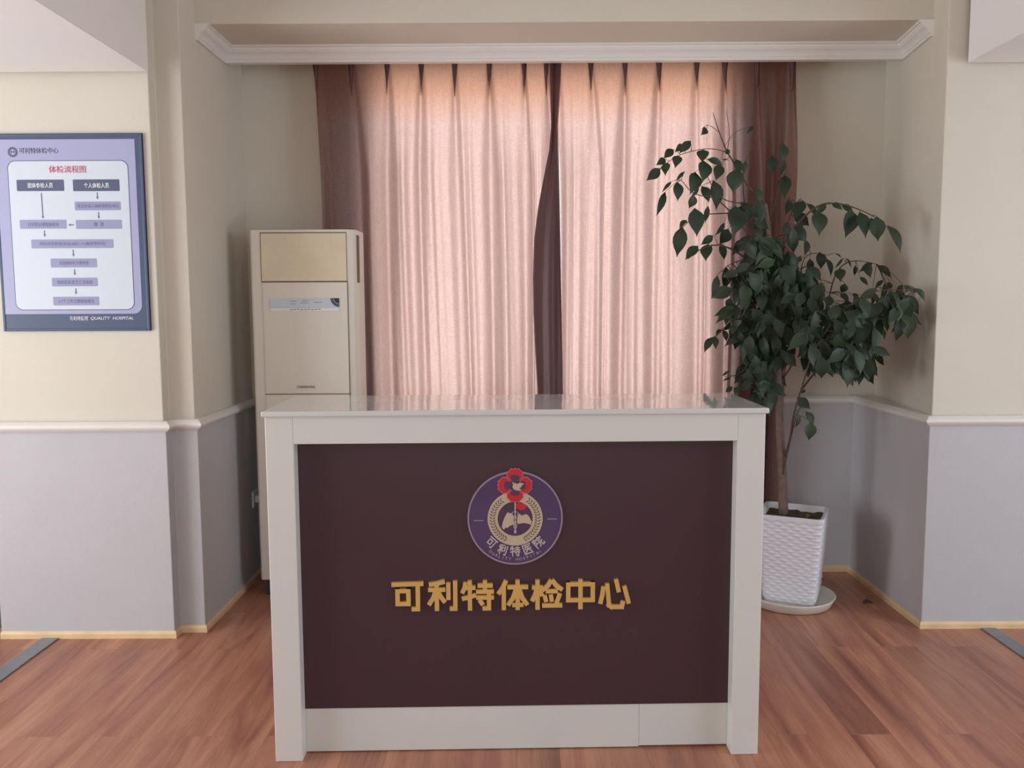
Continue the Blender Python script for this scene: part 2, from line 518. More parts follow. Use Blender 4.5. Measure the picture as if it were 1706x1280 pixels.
win_frame('window_4', 'y', -2.675, -1.8, 1.8, 0.9, 2.6, 'white window frame in the wall opposite the desk')

# doorways beyond both wall ends
d1 = struct('door_1', bx(-3.10, -2.25, 3.70, 3.745, 0, 2.10), M['door'], 'dark slate door at the left edge', 'door', bevel=0.004)
struct('door_handle', bx(-3.02, -2.92, 3.655, 3.70, 0.98, 1.01), M['strip'], '', '', d1, bevel=0.004)
bm = bmesh.new(); box(bm, -3.8, -3.10, 3.70, 3.80, 0, 2.5); box(bm, -3.10, -2.25, 3.70, 3.80, 2.10, 2.5)
struct('wall_left_passage', bm, M['wall'], 'wall around the left door', 'wall')
d2 = struct('door_2', bx(2.28, 3.15, 3.75, 3.795, 0, 2.10), M['door'], 'dark slate door at the right edge', 'door', bevel=0.004)
struct('door_handle', bx(3.0, 3.10, 3.705, 3.75, 0.98, 1.01), M['strip'], '', '', d2, bevel=0.004)
bm = bmesh.new(); box(bm, 3.15, 3.9, 3.75, 3.85, 0, 2.5); box(bm, 2.28, 3.15, 3.75, 3.85, 2.10, 2.5)
struct('wall_right_passage', bm, M['wall'], 'wall around the right door', 'wall')

# chair rails, skirting, crown moulding
rail = [(-0.005, 0.908)] + [(0.006 + 0.020 * math.sin(math.pi * i / 8), 0.908 + 0.044 * i / 8) for i in range(9)] + [(-0.02, 0.952)]
PL = [(-2.243, 3.573), (-1.486, 3.573), (-1.486, 3.638), (-1.376, 3.638), (-1.376, 4.455)]
PB = [(-1.376, 4.455), (1.79, 4.455)]
PR = [(1.79, 4.455), (1.80, 3.65), (2.272, 3.65)]
bm = bmesh.new(); sweep(bm, PL, rail); struct('trim_1', bm, M['rail'], 'white chair rail along the left wall', 'chair rail', smooth=False)
bm = bmesh.new(); sweep(bm, [(-1.36, 4.455), (-0.9, 4.455)], rail); sweep(bm, [(1.2, 4.455), (1.775, 4.455)], rail); struct('trim_2', bm, M['rail'], 'cream chair rail along the back wall behind the plant', 'chair rail')
bm = bmesh.new(); sweep(bm, PR, rail)
prism(bm, [(1.79, 4.46), (1.80, 3.66), (1.83, 3.66), (1.91, 4.46)], 0.935, 0.95)
struct('trim_3', bm, M['rail'], 'cream chair rail along the right wall', 'chair rail')
sk = [(-0.004, 0.0), (0.010, 0.0), (0.010, 0.020), (0.004, 0.032), (-0.004, 0.032)]
for nm, pth, lb in (('baseboard_left', PL, 'thin pine skirting along the left wall'), ('baseboard_back', [(-1.366, 4.455), (1.78, 4.455)], 'thin pine skirting along the back wall'), ('baseboard_right', PR, 'thin pine skirting along the right wall')):
    bm = bmesh.new(); sweep(bm, pth, sk); struct(nm, bm, M['pine'], lb, 'skirting')
crown = [(0, 2.598), (.014, 2.598), (.014, 2.610), (.019, 2.614), (.022, 2.622), (.030, 2.632), (.042, 2.640), (.050, 2.650), (.052, 2.657), (.062, 2.660), (.062, 2.669), (0, 2.669)]
bm = bmesh.new(); sweep(bm, [(-1.391, 3.83), (-1.391, 4.20), (1.875, 4.20), (1.834, 3.83)], crown)
struct('trim_4', bm, M['rail'], 'white crown moulding round the alcove above the curtains', 'crown moulding')
struct('trim_5', bx(-1.385, 1.885, 4.20, 4.222, 2.598, 2.67), M['rail'], 'white pelmet board hiding the curtain track', 'pelmet')

# grey floor strips at the two side openings
tag(link('threshold_strip', bx(-2.062, -1.990, -0.6, 3.562, 0.0, 0.006), M['strip'], bevel=0.002), 'grey metal threshold strip across the floor at left', 'threshold strip')
tag(link('threshold_strip', bx(2.060, 2.125, -0.6, 3.638, 0.0, 0.006), M['strip'], bevel=0.002), 'grey metal threshold strip across the floor at right', 'threshold strip')

# ------------------------------------------------------------------ reception desk
desk = empty('reception_desk', (-0.764, 2.564, 0), 'white reception desk with a maroon front panel', 'desk', rz=0.0234)
DW, DD, DH = 1.540, 0.42, 1.105
link('worktop', bx(-0.008, DW + 0.008, -0.012, DD + 0.006, DH, DH + 0.018), M['desktop'], desk, bevel=0.005, seg=3)
link('end_panel', bx(0, 0.086, 0, DD, 0.0, DH), M['desk'], desk, bevel=0.0025)
link('end_panel', bx(DW - 0.086, DW, 0, DD, 0.0, DH), M['desk'], desk, bevel=0.0025)
link('top_rail', bx(0.086, DW - 0.086, 0.0, 0.055, 1.020, DH), M['desk'], desk, bevel=0.0015)
link('front_panel', bx(0.086, DW - 0.086, 0.050, 0.070, 0.150, 1.020), M['maroon'], desk)
bm = bmesh.new(); box(bm, 0.086, 1.165, 0.052, 0.072, 0.004, 0.150); box(bm, 1.1655, DW - 0.086, 0.052, 0.072, 0.008, 0.150)
link('kickboard', bm, M['desk'], desk, bevel=0.001)
link('inner_shelf', bx(0.086, DW - 0.086, 0.072, DD, 0.72, 0.745), M['desk'], desk, bevel=0.002)

# gold lettering: strokes in a grid of 1 unit = 0.473 mm
G = {
 'ke': [[(60, 819), (273, 815)], [(235, 822), (235, 989), (192, 989)], [(99, 863), (172, 863), (172, 952), (99, 952), (99, 863)]],
 'li': [[(310, 822), (360, 816), (416, 802)], [(304, 857), (420, 857)], [(362, 815), (362, 1003)], [(352, 868), (338, 915), (308, 962)], [(372, 868), (388, 905), (418, 945)], [(440, 808), (440, 928)], [(486, 797), (486, 989), (448, 989)]],
 'te': [[(556, 808), (548, 850), (532, 884)], [(548, 846), (622, 846)], [(584, 797), (584, 1003)], [(530, 922), (578, 912), (626, 896)], [(636, 832), (738, 832)], [(686, 797), (686, 872)], [(626, 874), (746, 874)], [(626, 914), (746, 914)], [(712, 880), (712, 989), (668, 989)], [(648, 930), (672, 966)]],
 'ti': [[(828, 800), (806, 850), (774, 892)], [(812, 850), (812, 1003)], [(836, 845), (976, 845)], [(905, 797), (905, 1003)], [(894, 860), (874, 920), (840, 970)], [(917, 860), (936, 920), (971, 970)], [(868, 968), (944, 968)]],
 'jian': [[(1002, 850), (1076, 850)], [(1039, 797), (1039, 1003)], [(1033, 862), (1022, 905), (1002, 944)], [(1046, 862), (1072, 908)], [(1134, 800), (1108, 838), (1068, 872)], [(1136, 800), (1166, 838), (1206, 868)], [(1094, 876), (1176, 876)], [(1086, 902), (1098, 950)], [(1128, 898), (1136, 948)], [(1190, 892), (1166, 962)], [(1070, 975), (1206, 975)]],
 'zhong': [[(1246, 830), (1412, 830), (1412, 940), (1246, 940), (1246, 830)], [(1329, 797), (1329, 1003)]],
 'xin': [[(1484, 848), (1476, 908), (1462, 968)], [(1508, 828), (1522, 978), (1540, 990), (1608, 990), (1618, 950)], [(1568, 800), (1588, 888)], [(1624, 846), (1656, 968)]],
 'yi': [[(1000, 810), (1190, 810)], [(1012, 810), (1012, 990), (1195, 990)], [(1075, 825), (1045, 880)], [(1060, 850), (1170, 850)], [(1040, 896), (1185, 896)], [(1112, 850), (1108, 900), (1040, 965)], [(1115, 905), (1180, 965)]],
 'yuan': [[(1010, 800), (1010, 1003)], [(1010, 810), (1062, 810), (1040, 860), (1066, 905), (1020, 925)], [(1142, 796), (1146, 822)], [(1085, 858), (1085, 830), (1205, 830), (1205, 858)], [(1105, 868), (1185, 868)], [(1082, 908), (1208, 908)], [(1125, 915), (1118, 960), (1078, 996)], [(1160, 915), (1160, 988), (1206, 988), (1208, 950)]],
}
U = 0.000473
def gold_map(x, y): return (0.372 + (x - 60) * U, 0.572 - (y - 795) * U)
for k in ('ke', 'li', 'te', 'ti', 'jian', 'zhong', 'xin'):
    bm = bmesh.new(); strokes(bm, G[k], 29, 0.0500, 0.0380, gold_map)
    o = link('gold_character', bm, M['gold'], desk)

# round emblem on the panel
EX, EZ, ER = 0.765, 0.771, 0.1505
eu = ER / 320.0                                    # one drawing unit
def em(x, y): return (EX + (x - 890) * eu, EZ - (y - 385) * eu)
Y0 = 0.050
bm = bmesh.new(); plate(bm, disc_pts(EX, EZ, ER - 0.0044, 80), Y0, Y0 - 0.006)
emb = link('emblem', bm, M['acrylic'], desk); emb['label'] = 'round violet hospital emblem above the gold characters'
bm = bmesh.new(); ring(bm, EX, EZ, ER - 0.0048, ER, Y0, Y0 - 0.007, 96)
link('rim', bm, M['rim'], emb)
Ya = Y0 - 0.006
cx_, cz_ = em(890, 388)
bm = bmesh.new(); ring(bm, cx_, cz_, 118 * eu, 185 * eu, Ya, Ya - 0.0012)
link('wreath_ring', bm, M['ecream'], emb)
bm = bmesh.new()
for s in (-1, 1):
    for i in range(17):
        t = math.radians(-68 + i * 7.4)
        for q in (-1, 1):
            r0 = 152 * eu
            px, pz = cx_ + s * r0 * math.cos(t), cz_ + r0 * math.sin(t)
            tx, tz = -s * math.sin(t), math.cos(t)
            nx, nz = s * math.cos(t), math.sin(t)
            dx, dz = tx * 0.75 + q * nx * 0.8, tz * 0.75 + q * nz * 0.8
            l = 27 * eu
            wx, wz = -dz * 3.2 * eu, dx * 3.2 * eu
            plate(bm, [(px, pz), (px + dx * l * .5 + wx, pz + dz * l * .5 + wz), (px + dx * l, pz + dz * l), (px + dx * l * .5 - wx, pz + dz * l * .5 - wz)], Ya - 0.001, Ya - 0.0018)
link('wreath_leaves', bm, M['edark'], emb)
bm = bmesh.new(); plate(bm, disc_pts(cx_, cz_, 117 * eu, 60), Ya, Ya - 0.0006)
link('wreath_centre', bm, M['eviolet'], emb)
bm = bmesh.new()
plate(bm, [em(*p) for p in ((838, 345), (865, 352), (880, 372), (882, 425), (850, 440), (838, 452), (825, 448), (815, 462), (800, 448), (806, 415), (818, 380))], Ya, Ya - 0.0012)
plate(bm, [em(*p) for p in ((905, 375), (920, 352), (932, 368), (948, 362), (966, 358), (982, 372), (1002, 410), (996, 432), (978, 424), (950, 418), (905, 425))], Ya, Ya - 0.0012)
link('map_silhouette', bm, M['ecream'], emb)
bm = bmesh.new()
plate(bm, [em(*p) for p in ((893, 285), (920, 282), (955, 290), (976, 302), (950, 325), (925, 332), (905, 318), (893, 322))], Ya, Ya - 0.0014)
link('ribbon', bm, M['ered'], emb)
bm = bmesh.new()
plate(bm, [em(*p) for p in ((885, 300), (865, 282), (835, 292), (812, 312), (835, 330), (865, 328))], Ya, Ya - 0.0014)
link('ribbon', bm, M['edark'], emb)
bm = bmesh.new()
plate(bm, [em(886, 275), em(894, 275), em(893, 492), em(887, 492)], Ya, Ya - 0.0020)
for s in (-1, 1):
    pts = [em(890 + s * 24 * math.sin((y - 335) / 42.0 * math.pi) * (1 - (y - 335) / 190.0), y) for y in range(335, 490, 6)]
    for a, b in zip(pts[:-1], pts[1:]):
        w_ = 2.6 * eu
        plate(bm, [(a[0] - w_, a[1]), (a[0] + w_, a[1]), (b[0] + w_, b[1]), (b[0] - w_, b[1])], Ya - 0.0012, Ya - 0.0018 - 0.0001 * s)
link('snake_staff', bm, M['elet'], emb)
fx, fy = 890, 160
def petal(ang, sc=1.0):
    P = []
    for (u, v) in ((18, 0), (34, -30), (56, -56), (84, -57), (100, -40), (117, -26), (112, -12), (119, 0), (112, 12), (117, 26), (100, 40), (84, 57), (56, 56), (34, 30)):
        u2, v2 = 66 + (u - 66) * sc, v * sc
        c, s = math.cos(ang), math.sin(ang)
        P.append(em(fx + u2 * c - v2 * s, fy + u2 * s + v2 * c))
    return P
for i in range(4):
    bm = bmesh.new(); plate(bm, petal(i * math.pi / 2), Ya, Ya - 0.0022 - 0.0002 * (i % 2)); fl = link('flower_petal', bm, M['epink'], emb)
    bm = bmesh.new(); plate(bm, petal(i * math.pi / 2, 0.92), Ya - 0.002, Ya - 0.0032 - 0.0001 * (i % 2)); link('petal_red', bm, M['ered'], emb)
    bm = bmesh.new()
    c, s = math.cos(i * math.pi / 2), math.sin(i * math.pi / 2)
    plate(bm, [em(fx + u * c - v * s, fy + u * s + v * c) for u, v in ((12, -8), (48, -30), (66, -26), (72, 0), (66, 26), (48, 30), (12, 8))], Ya - 0.003, Ya - 0.0038 - 0.0001 * (i % 2))
    link('petal_heart', bm, M['eviolet'], emb)
bm = bmesh.new()
plate(bm, [em(*p) for p in ((868, 136), (884, 142), (904, 150), (922, 142), (952, 148), (936, 160), (930, 172), (916, 182), (934, 190), (908, 196), (884, 188), (872, 172), (878, 152))], Ya - 0.003, Ya - 0.0050)
link('dove', bm, M['ecream'], emb)
for a in ((612, 676, 399), (1106, 1170, 393)):
    bm = bmesh.new()
    p0, p1 = em(a[0], a[2] + 1.6), em(a[1], a[2] - 1.6)
    box(bm, p0[0], p1[0], Ya - 0.0006, Ya, p0[1], p1[1])
    link('side_dash', bm, M['elet'], emb)
# ring of characters: grid origin and size of each glyph in the big lettering
GO = {'ke': (166, 899), 'li': (402, 899), 'te': (637, 899), 'yi': (1098, 900), 'yuan': (1105, 900)}
for k, ax_, ay_ in (('ke', 730, 549), ('li', 805, 600), ('te', 889, 611), ('yi', 973, 597), ('yuan', 1046, 552)):
    th = -math.atan2(ax_ - 890, ay_ - 385) * 0.98
    ox, oy = GO[k]
    def mp_(x, y, ox=ox, oy=oy, th=th, ax_=ax_, ay_=ay_):
        u, v = (x - ox) * 0.315, (y - oy) * 0.34
        return em(ax_ + u * math.cos(th) - v * math.sin(th) * -1 * -1, ay_ + u * math.sin(th) + v * math.cos(th))
    bm = bmesh.new(); strokes(bm, G[k], 25, Ya, Ya - 0.0016, mp_)
    link('emblem_character', bm, M['elet'], emb)
bm = bmesh.new()
word = 'QUALITY HOSPITAL'
for i, ch in enumerate(word):
    if ch == ' ': continue
    t = math.radians(-126.5 + i * (73.0 / (len(word) - 1)))
    r_ = 283 * eu
    b2 = text_bm(ch, 20 * eu, EX + r_ * math.cos(t), Ya, EZ + r_ * math.sin(t), weight=0.01, depth=0.001, rot=t + math.pi / 2)
    me = bpy.data.meshes.new('t'); b2.to_mesh(me); b2.free(); bm.from_mesh(me); bpy.data.meshes.remove(me)
link('emblem_wording', bm, M['elet2'], emb)

# ------------------------------------------------------------------ air conditioner
AX0, AX1, AY0, AY1, AZ0, AZ1 = -1.262, -0.752, 4.085, 4.285, 0.085, 1.800
acu = empty('air_conditioner', ((AX0 + AX1) / 2, (AY0 + AY1) / 2, 0), 'tall ivory floor-standing air conditioner left of the curtains', 'air conditioner')
ox, oy = acu.location.x, acu.location.y
x0, x1, y0, y1 = AX0 - ox, AX1 - ox, AY0 - oy, AY1 - oy
foot = [(x0, y1), (x0, y0 + 0.008), (x0 + 0.008, y0)] + [(x1 - 0.055 + 0.055 * math.sin(math.radians(a)), y0 + 0.06 - 0.06 * math.cos(math.radians(a))) for a in range(0, 91, 10)] + [(x1, y1)]
bm = bmesh.new(); prism(bm, foot, AZ0, AZ1)
body = link('body', bm, M['ac'], acu, bevel=0.006, seg=3)
body['label'] = 'ivory cabinet'
F0 = -1.207 - ox; F1 = -0.800 - ox
link('outlet_panel', bx(F0, F1, y0 - 0.005, y0 + 0.01, 1.556, 1.782), M['acdoor'], acu, bevel=0.002)
bm = bmesh.new()
for i in range(7): box(bm, F0 + 0.035, F1 - 0.006, y0 - 0.0062, y0 - 0.004, 1.585 + i * 0.027, 1.587 + i * 0.027)
link('louver_lines', bm, M['acdoor'], acu)
bm = bmesh.new()
box(bm, F0 - 0.003, F1 + 0.002, y0 - 0.0015, y0 + 0.002, 1.550, 1.787)
box(bm, F1 + 0.002, F1 + 0.0045, y0 - 0.0015, y0 + 0.002, 0.14, 1.553)
box(bm, F0 - 0.002, F1 + 0.006, y0 - 0.0015, y0 + 0.002, 1.010, 1.014)
link('panel_gap', bm, M['acdark'], acu)
link('front_panel', bx(F0 + 0.002, F1, y0 - 0.004, y0 + 0.01, 1.014, 1.549), M['ac'], acu, bevel=0.002)
link('lower_panel', bx(F0 + 0.002, F1, y0 - 0.004, y0 + 0.01, 0.14, 1.008), M['ac'], acu, bevel=0.002)
D0, D1 = -1.170 - ox, -0.838 - ox
dsp = link('display', bx(D0, D1, y0 - 0.0075, y0 - 0.003, 1.430, 1.474), M['disp'], acu, bevel=0.001)
link('button_strip', bx(D0, D1, y0 - 0.0072, y0 - 0.003, 1.412, 1.429), M['dispw'], acu, bevel=0.001)
bm = bmesh.new()
for i in range(9): box(bm, D0 + 0.095 + i * 0.017, D0 + 0.107 + i * 0.017, y0 - 0.0078, y0 - 0.007, 1.418 + 0.001 * (i % 3), 1.4215 + 0.001 * (i % 3))
link('button_marks', bm, M['ptext'], acu)
bm = bmesh.new()
for a in ((0.095, 0.125, 1.446), (0.095, 0.125, 1.458), (0.145, 0.185, 1.450), (0.155, 0.185, 1.460), (0.21, 0.25, 1.452)):
    bm = bmesh.new(); box(bm, D0 + a[0], D0 + a[1], y0 - 0.0079, y0 - 0.007, a[2], a[2] + 0.0035)
    link('display_mark', bm, M['pbox'], dsp)
for r0_, r1_, mm in ((0.0, 0.026, M['ink']), (0.028, 0.042, M['slate'])):
    bm = bmesh.new()
    O = disc_pts(D1, 1.474, r1_, 12, math.pi, 1.5 * math.pi)
    I = disc_pts(D1, 1.474, max(r0_, 0.0005), 12, math.pi, 1.5 * math.pi)
    plate(bm, O + I[::-1], y0 - 0.007, y0 - 0.0082)
    link('display_corner', bm, mm, dsp)
link('brand_lettering', text_bm('CHANGHONG', 0.0125, -1.010 - ox, y0 - 0.004, 1.047, weight=0.012, depth=0.0008, width=0.088), M['ink'], acu)
link('side_vent', bx(AX1 - ox - 0.012, AX1 - ox + 0.0012, y0 + 0.035, y0 + 0.075, 1.548, 1.775), M['acdark'], acu, bevel=0.001)
link('plinth', bx(x0 + 0.02, x1 - 0.03, y0 + 0.03, y1 - 0.01, 0.0, AZ0 + 0.004), M['plinth'], acu, bevel=0.004)

# wall socket with plug, on the left alcove wall beside the cabinet
sok = empty('wall_socket', (-1.376, 4.392, 0.427), 'white wall socket with a plug beside the air conditioner', 'socket')
link('face_plate', bx(0.0, 0.009, -0.043, 0.043, -0.043, 0.043), M['plastic'], sok, bevel=0.003)
bm = bmesh.new(); box(bm, 0.009, 0.045, -0.022, 0.018, -0.020, 0.018)
plg = link('plug', bm, M['plastic'], sok, bevel=0.006)
bm = bmesh.new(); tube(bm, [(0.036, -0.004, -0.018), (0.040, -0.004, -0.08), (0.030, -0.002, -0.2), (0.022, 0.0, -0.33), (0.030, -0.004, -0.40), (0.06, -0.02, -0.420)], 0.0035, 8)
link('power_cord', bm, M['ptext'], sok, smooth=True)

# ------------------------------------------------------------------ wall poster
PX1, PZ1 = -1.534, 2.153
pu = 0.000715
pst = empty('wall_poster', (-1.848, 3.588, 1.338), 'slate framed medical flowchart poster on the left wall', 'poster')
def pm(zx, zy):
    u = zx - 0.035 * (zy - 75)
    return (PX1 + (u - 822) * pu - pst.location.x, PZ1 - (zy - 75) * 0.000713 - pst.location.z)
def prect(bm, a, y0, y1, r=0.0):
    p, q = pm(a[0], a[3]), pm(a[2], a[3]); t = pm(a[0], a[1])
    plate(bm, rrect(p[0], q[0], p[1], t[1], r), y0, y1)
L0 = pm(0, 1218)[0] - 0.004; R0 = PX1 - pst.location.x; B0 = 0.0; T0 = PZ1 - pst.location.z
bm = bmesh.new()
box(bm, L0, R0, -0.010, 0.0, B0, T0)
link('backing', bm, M['slate'], pst)
bm = bmesh.new()
fw = 0.012
for a in ((L0, L0 + fw, B0, T0), (R0 - fw, R0, B0, T0), (L0 + fw, R0 - fw, B0, B0 + fw), (L0 + fw, R0 - fw, T0 - fw, T0)):
    box(bm, a[0], a[1], -0.0125, -0.0, a[2], a[3])
link('frame', bm, M['slate'], pst, bevel=0.003)
lx1 = R0 - 0.031
bm = bmesh.new(); plate(bm, rrect(L0 + fw, lx1, B0 + 0.072, T0 - 0.024, (0, 0.035, 0, 0)), -0.010, -0.011); link('print_ground', bm, M['lav'], pst)
pa, pb = pm(40, 228), pm(772, 1095)
wx0, wx1, wz0, wz1 = pa[0], pb[0], pb[1], pa[1]
bm = bmesh.new(); plate(bm, rrect(wx0, wx1, wz0, wz1, 0.032), -0.0110, -0.0114); link('panel_outline', bm, M['pdark'], pst)
bm = bmesh.new(); plate(bm, rrect(wx0 + .003, wx1 - .003, wz0 + .003, wz1 - .003, 0.030), -0.0114, -0.0118); link('chart_ground', bm, M['pwhite'], pst)
YP = -0.0118
for a in ((95, 338, 370, 403), (422, 338, 692, 405)):
    bm = bmesh.new(); prect(bm, a, YP, YP - .0006, 0.004); link('heading_box', bm, M['pdark'], pst)
for a in ((430, 465, 698, 515), (435, 570, 703, 622), (108, 568, 380, 620), (172, 682, 652, 733), (283, 793, 553, 845), (288, 905, 556, 955), (293, 1016, 563, 1067)):
    bm = bmesh.new(); prect(bm, a, YP, YP - .0006, 0.004); link('step_box', bm, M['pbox'], pst)
def ptext(body, zx, zy, h, m, nm, align='CENTER', weight=0.0, shear=0.0, wz=None):
    p = pm(zx, zy)
    link(nm, text_bm(body, h * pu, p[0], YP - .0006 if nm != 'poster_heading' else -0.0112, p[1], align, weight, shear, 0.0005, width=None if wz is None else wz * pu), m, pst)
ptext('可利特体检中心', 112, 172, 33, M['pdark'], 'poster_heading', 'LEFT', 0.006, wz=228)
ptext('体检流程图', 390, 279, 40, M['pred'], 'poster_title', weight=0.004, wz=214)
ptext('团体参检人员', 232, 370, 30, M['pwtext'], 'heading_text', weight=0.012, wz=146)
ptext('个人体检人员', 558, 372, 30, M['pwtext'], 'heading_text', weight=0.012, wz=146)
ptext('登记并录入体检资料及项目', 564, 490, 22, M['ptext'], 'step_text', wz=240)
ptext('缴  费', 568, 596, 24, M['ptext'], 'step_text', wz=58)
ptext('打印登记领取体检单', 244, 595, 24, M['ptext'], 'step_text', wz=180)
ptext('到各科室检查(采血,B超,C14,胸透等科目)', 413, 708, 24, M['ptext'], 'step_text', wz=386)
ptext('交回体检单,早餐补给', 418, 819, 24, M['ptext'], 'step_text', wz=172)
ptext('体检结束,医生汇总检查', 422, 931, 24, M['ptext'], 'step_text', wz=208)
ptext('3-7个工作日取体检报告', 428, 1042, 24, M['ptext'], 'step_text', wz=212)
p = pm(576, 1143)
b2 = text_bm('可利特医院', 0.0185, pm(388, 1143)[0], -0.0105, p[1], 'LEFT', 0.006, 0.15, 0.0006, width=108 * pu)
link('footer_text', b2, M['pwtext'], pst)
b2 = text_bm('QUALITY  HOSPITAL', 0.0150, pm(510, 1143)[0], -0.0105, p[1] - 0.001, 'LEFT', 0.0, 0.22, 0.0006, width=252 * pu)
link('footer_text', b2, M['pwtext'], pst)
def arrow(x0, y0, x1, y1):
    a, b = Vector(pm(x0, y0)), Vector(pm(x1, y1))
    d = (b - a).normalized(); q = Vector((-d.y, d.x))
    h = 0.011
    bm = bmesh.new(); s = b - d * h
    w_ = 0.0022; k = 0.0055
    plate(bm, [tuple(v) for v in (a + q * w_, s + q * w_, s + q * k, b, s - q * k, s - q * w_, a - q * w_)], YP, YP - .0006)
    link('arrow', bm, M['ptext'], pst)
for a in ((236, 415, 243, 562), (561, 412, 562, 453), (567, 525, 568, 565), (422, 598, 388, 598), (249, 630, 251, 668), (415, 742, 416, 783), (421, 855, 422, 892), (426, 967, 427, 1003)): arrow(*a)
ec = pm(75, 180)
bm = bmesh.new(); ring(bm, ec[0], ec[1], 0.012, 0.0205, -0.011, -0.0116, 32); lg = link('poster_emblem', bm, M['pdark'], pst)
bm = bmesh.new()
for s in (-1, 1):
    plate(bm, [(ec[0] + s * .002, ec[1] + .006), (ec[0] + s * .010, ec[1] + .003), (ec[0] + s * .007, ec[1] - .005), (ec[0] + s * .002, ec[1] - .002)], -0.011, -0.0116)
link('emblem_mark', bm, M['pdark'], lg)

# ------------------------------------------------------------------ curtains
def curtain(label, xt0, xt1, xb0, xb1, pleats, seed, yoff):
    rnd = random.Random(seed)
    root = empty('curtain', ((xt0 + xt1) / 2, 4.36, 0.04), label, 'curtain', 'pinch pleated mauve curtains')
    N, R = 560, 64
    ZT, ZB = 2.664, 0.04
    ed = sorted(pleats)
    ext = [2 * ed[0] - ed[1]] + ed + [2 * ed[-1] - ed[-2]]
    def phase(x):
        for i in range(len(ext) - 1):
            if x <= ext[i + 1] or i == len(ext) - 2:
                return i + (x - ext[i]) / (ext[i + 1] - ext[i])
    comp = [(rnd.uniform(5.2, 6.4), rnd.uniform(0, 6.28), rnd.uniform(-1.2, 1.2), 0.0020), (rnd.uniform(9.0, 11.0), rnd.uniform(0, 6.28), rnd.uniform(-1.5, 1.5), 0.0008), (rnd.uniform(1.6, 2.6), rnd.uniform(0, 6.28), rnd.uniform(-.5, .5), 0.010), (rnd.uniform(2.9, 3.6), rnd.uniform(0, 6.28), rnd.uniform(-.6, .6), 0.006), (0.43, rnd.uniform(0, 6.28), 0.2, 0.014)]
    jit = [rnd.uniform(-.22, .22) for _ in range(len(ext) + 2)]
    amp = [rnd.uniform(.6, 1.25) for _ in range(len(ext) + 2)]
    bm = bmesh.new()
    g = []
    for r in range(R + 1):
        t = r / R                                   # 0 at the top
        z = ZT + (ZB - ZT) * t
        row = []
        k = min(1.0, t / 0.22)
        for i in range(N + 1):
            s = i / N
            xt = xt0 + (xt1 - xt0) * s
            xb = xb0 + (xb1 - xb0) * s
            q = min(1, t * 1.15) ** 0.9
            ph = phase(xt)
            fa = 1.0 if xt > -0.60 else 0.45
            if -0.70 < xt <= -0.60: fa = 0.45 + 5.5 * (xt + 0.70)
            c = int(math.floor(ph + .5)); c = max(0, min(c, len(jit) - 1))
            f = ph + jit[c] * k * math.exp(-((ph - c) / .35) ** 2) * (0.5 + t)
            spike = math.exp(-((f - round(f)) / (0.07 + 0.10 * k)) ** 2)
            d = fa * spike * (0.014 + 0.062 * k * amp[c])
            d += fa * k * 1.7 * sum(a * (1 + .6 * t) * math.sin(2 * math.pi * fr * ph * 0.5 + p0 + dr * t * 4) for fr, p0, dr, a in comp)
            x = xt + (xb - xt) * q + k * 0.010 * math.sin(2 * math.pi * f + 1.0) + 0.012 * k * math.sin(3.1 * t + ph)
            row.append(bm.verts.new((x - root.location.x, yoff - d, z - root.location.z)))
        g.append(row)
    for r in range(R):
        for i in range(N):
            bm.faces.new((g[r][i], g[r][i + 1], g[r + 1][i + 1], g[r + 1][i]))
    link('drape', bm, M['curtain'], root, smooth=True)
    for x in pleats:                                # each pinch: a little stack of folded cloth
        bm = bmesh.new()
        xx = x - root.location.x
        for j in (-1, 0, 1):
            segs = 8
            rr = []
            ln = rnd.uniform(.15, .21)
            for r in range(segs + 1):
                t = r / segs
                z = ZT - root.location.z - ln * t * (1 - .12 * abs(j))
                w = 0.0066 * (1 - t) ** 0.7 + 0.0010
                cxx = xx + j * 0.0088 * (1 - t) ** 1.1
                dp = 0.030 * (1 - t) + 0.012 - abs(j) * 0.006
                yb = yoff + 0.0 - 0.012 * t
                rr.append([bm.verts.new((cxx - w, yb, z)), bm.verts.new((cxx - w * .7, yb - dp, z)), bm.verts.new((cxx + w * .7, yb - dp, z)), bm.verts.new((cxx + w, yb, z))])
            for r in range(segs):
                for q in range(3):
                    bm.faces.new((rr[r][q], rr[r][q + 1], rr[r + 1][q + 1], rr[r + 1][q]))
            bm.faces.new(rr[0])
        link('pinch_pleat', bm, M['curtain_fold'], root, smooth=True)
    return root

cl = curtain('left mauve pinch pleated curtain, behind the air conditioner', -0.995, 0.20, -0.965, 0.215, [-0.985, -0.809, -0.629, -0.459, -0.292, -0.119, 0.054, 0.165], 3, 0.012)
cr_ = curtain('right mauve pinch pleated curtain, behind the potted plant', 0.205, 1.415, 0.235, 1.385, [0.222, 0.388, 0.558, 0.728, 0.916, 1.056, 1.216, 1.392], 11, 0.020)
# lined leading edge of the left curtain, folded back over the front
rows = [(915, 936, 97), (917, 933, 160), (918, 930, 210), (915, 931, 250), (905, 932, 300), (896, 933, 350), (890, 934, 400), (888, 935, 460), (889, 936, 520), (892, 937, 580), (896, 938, 650), (898, 939, 760), (900, 940, 900), (901, 940, 1010)]
bm = bmesh.new()
vv = []
for a, b, py in rows:
    A, B = spot(a, py, 4.24), spot(b, py, 4.24)
    line = []
    for i in range(13):
        s = i / 12
        p = A.lerp(B, s)
        yy = 4.255 - 0.016 * math.sin(math.pi * s) - 0.010 * math.sin(3 * math.pi * s + py * .004)
        line.append(bm.verts.new((p.x - cl.location.x, yy - cl.location.y, max(p.z, 0.05) - cl.location.z)))
    vv.append(line)
for r in range(len(vv) - 1):
    for i in range(12):
        bm.faces.new((vv[r][i], vv[r][i + 1], vv[r + 1][i + 1], vv[r + 1][i]))
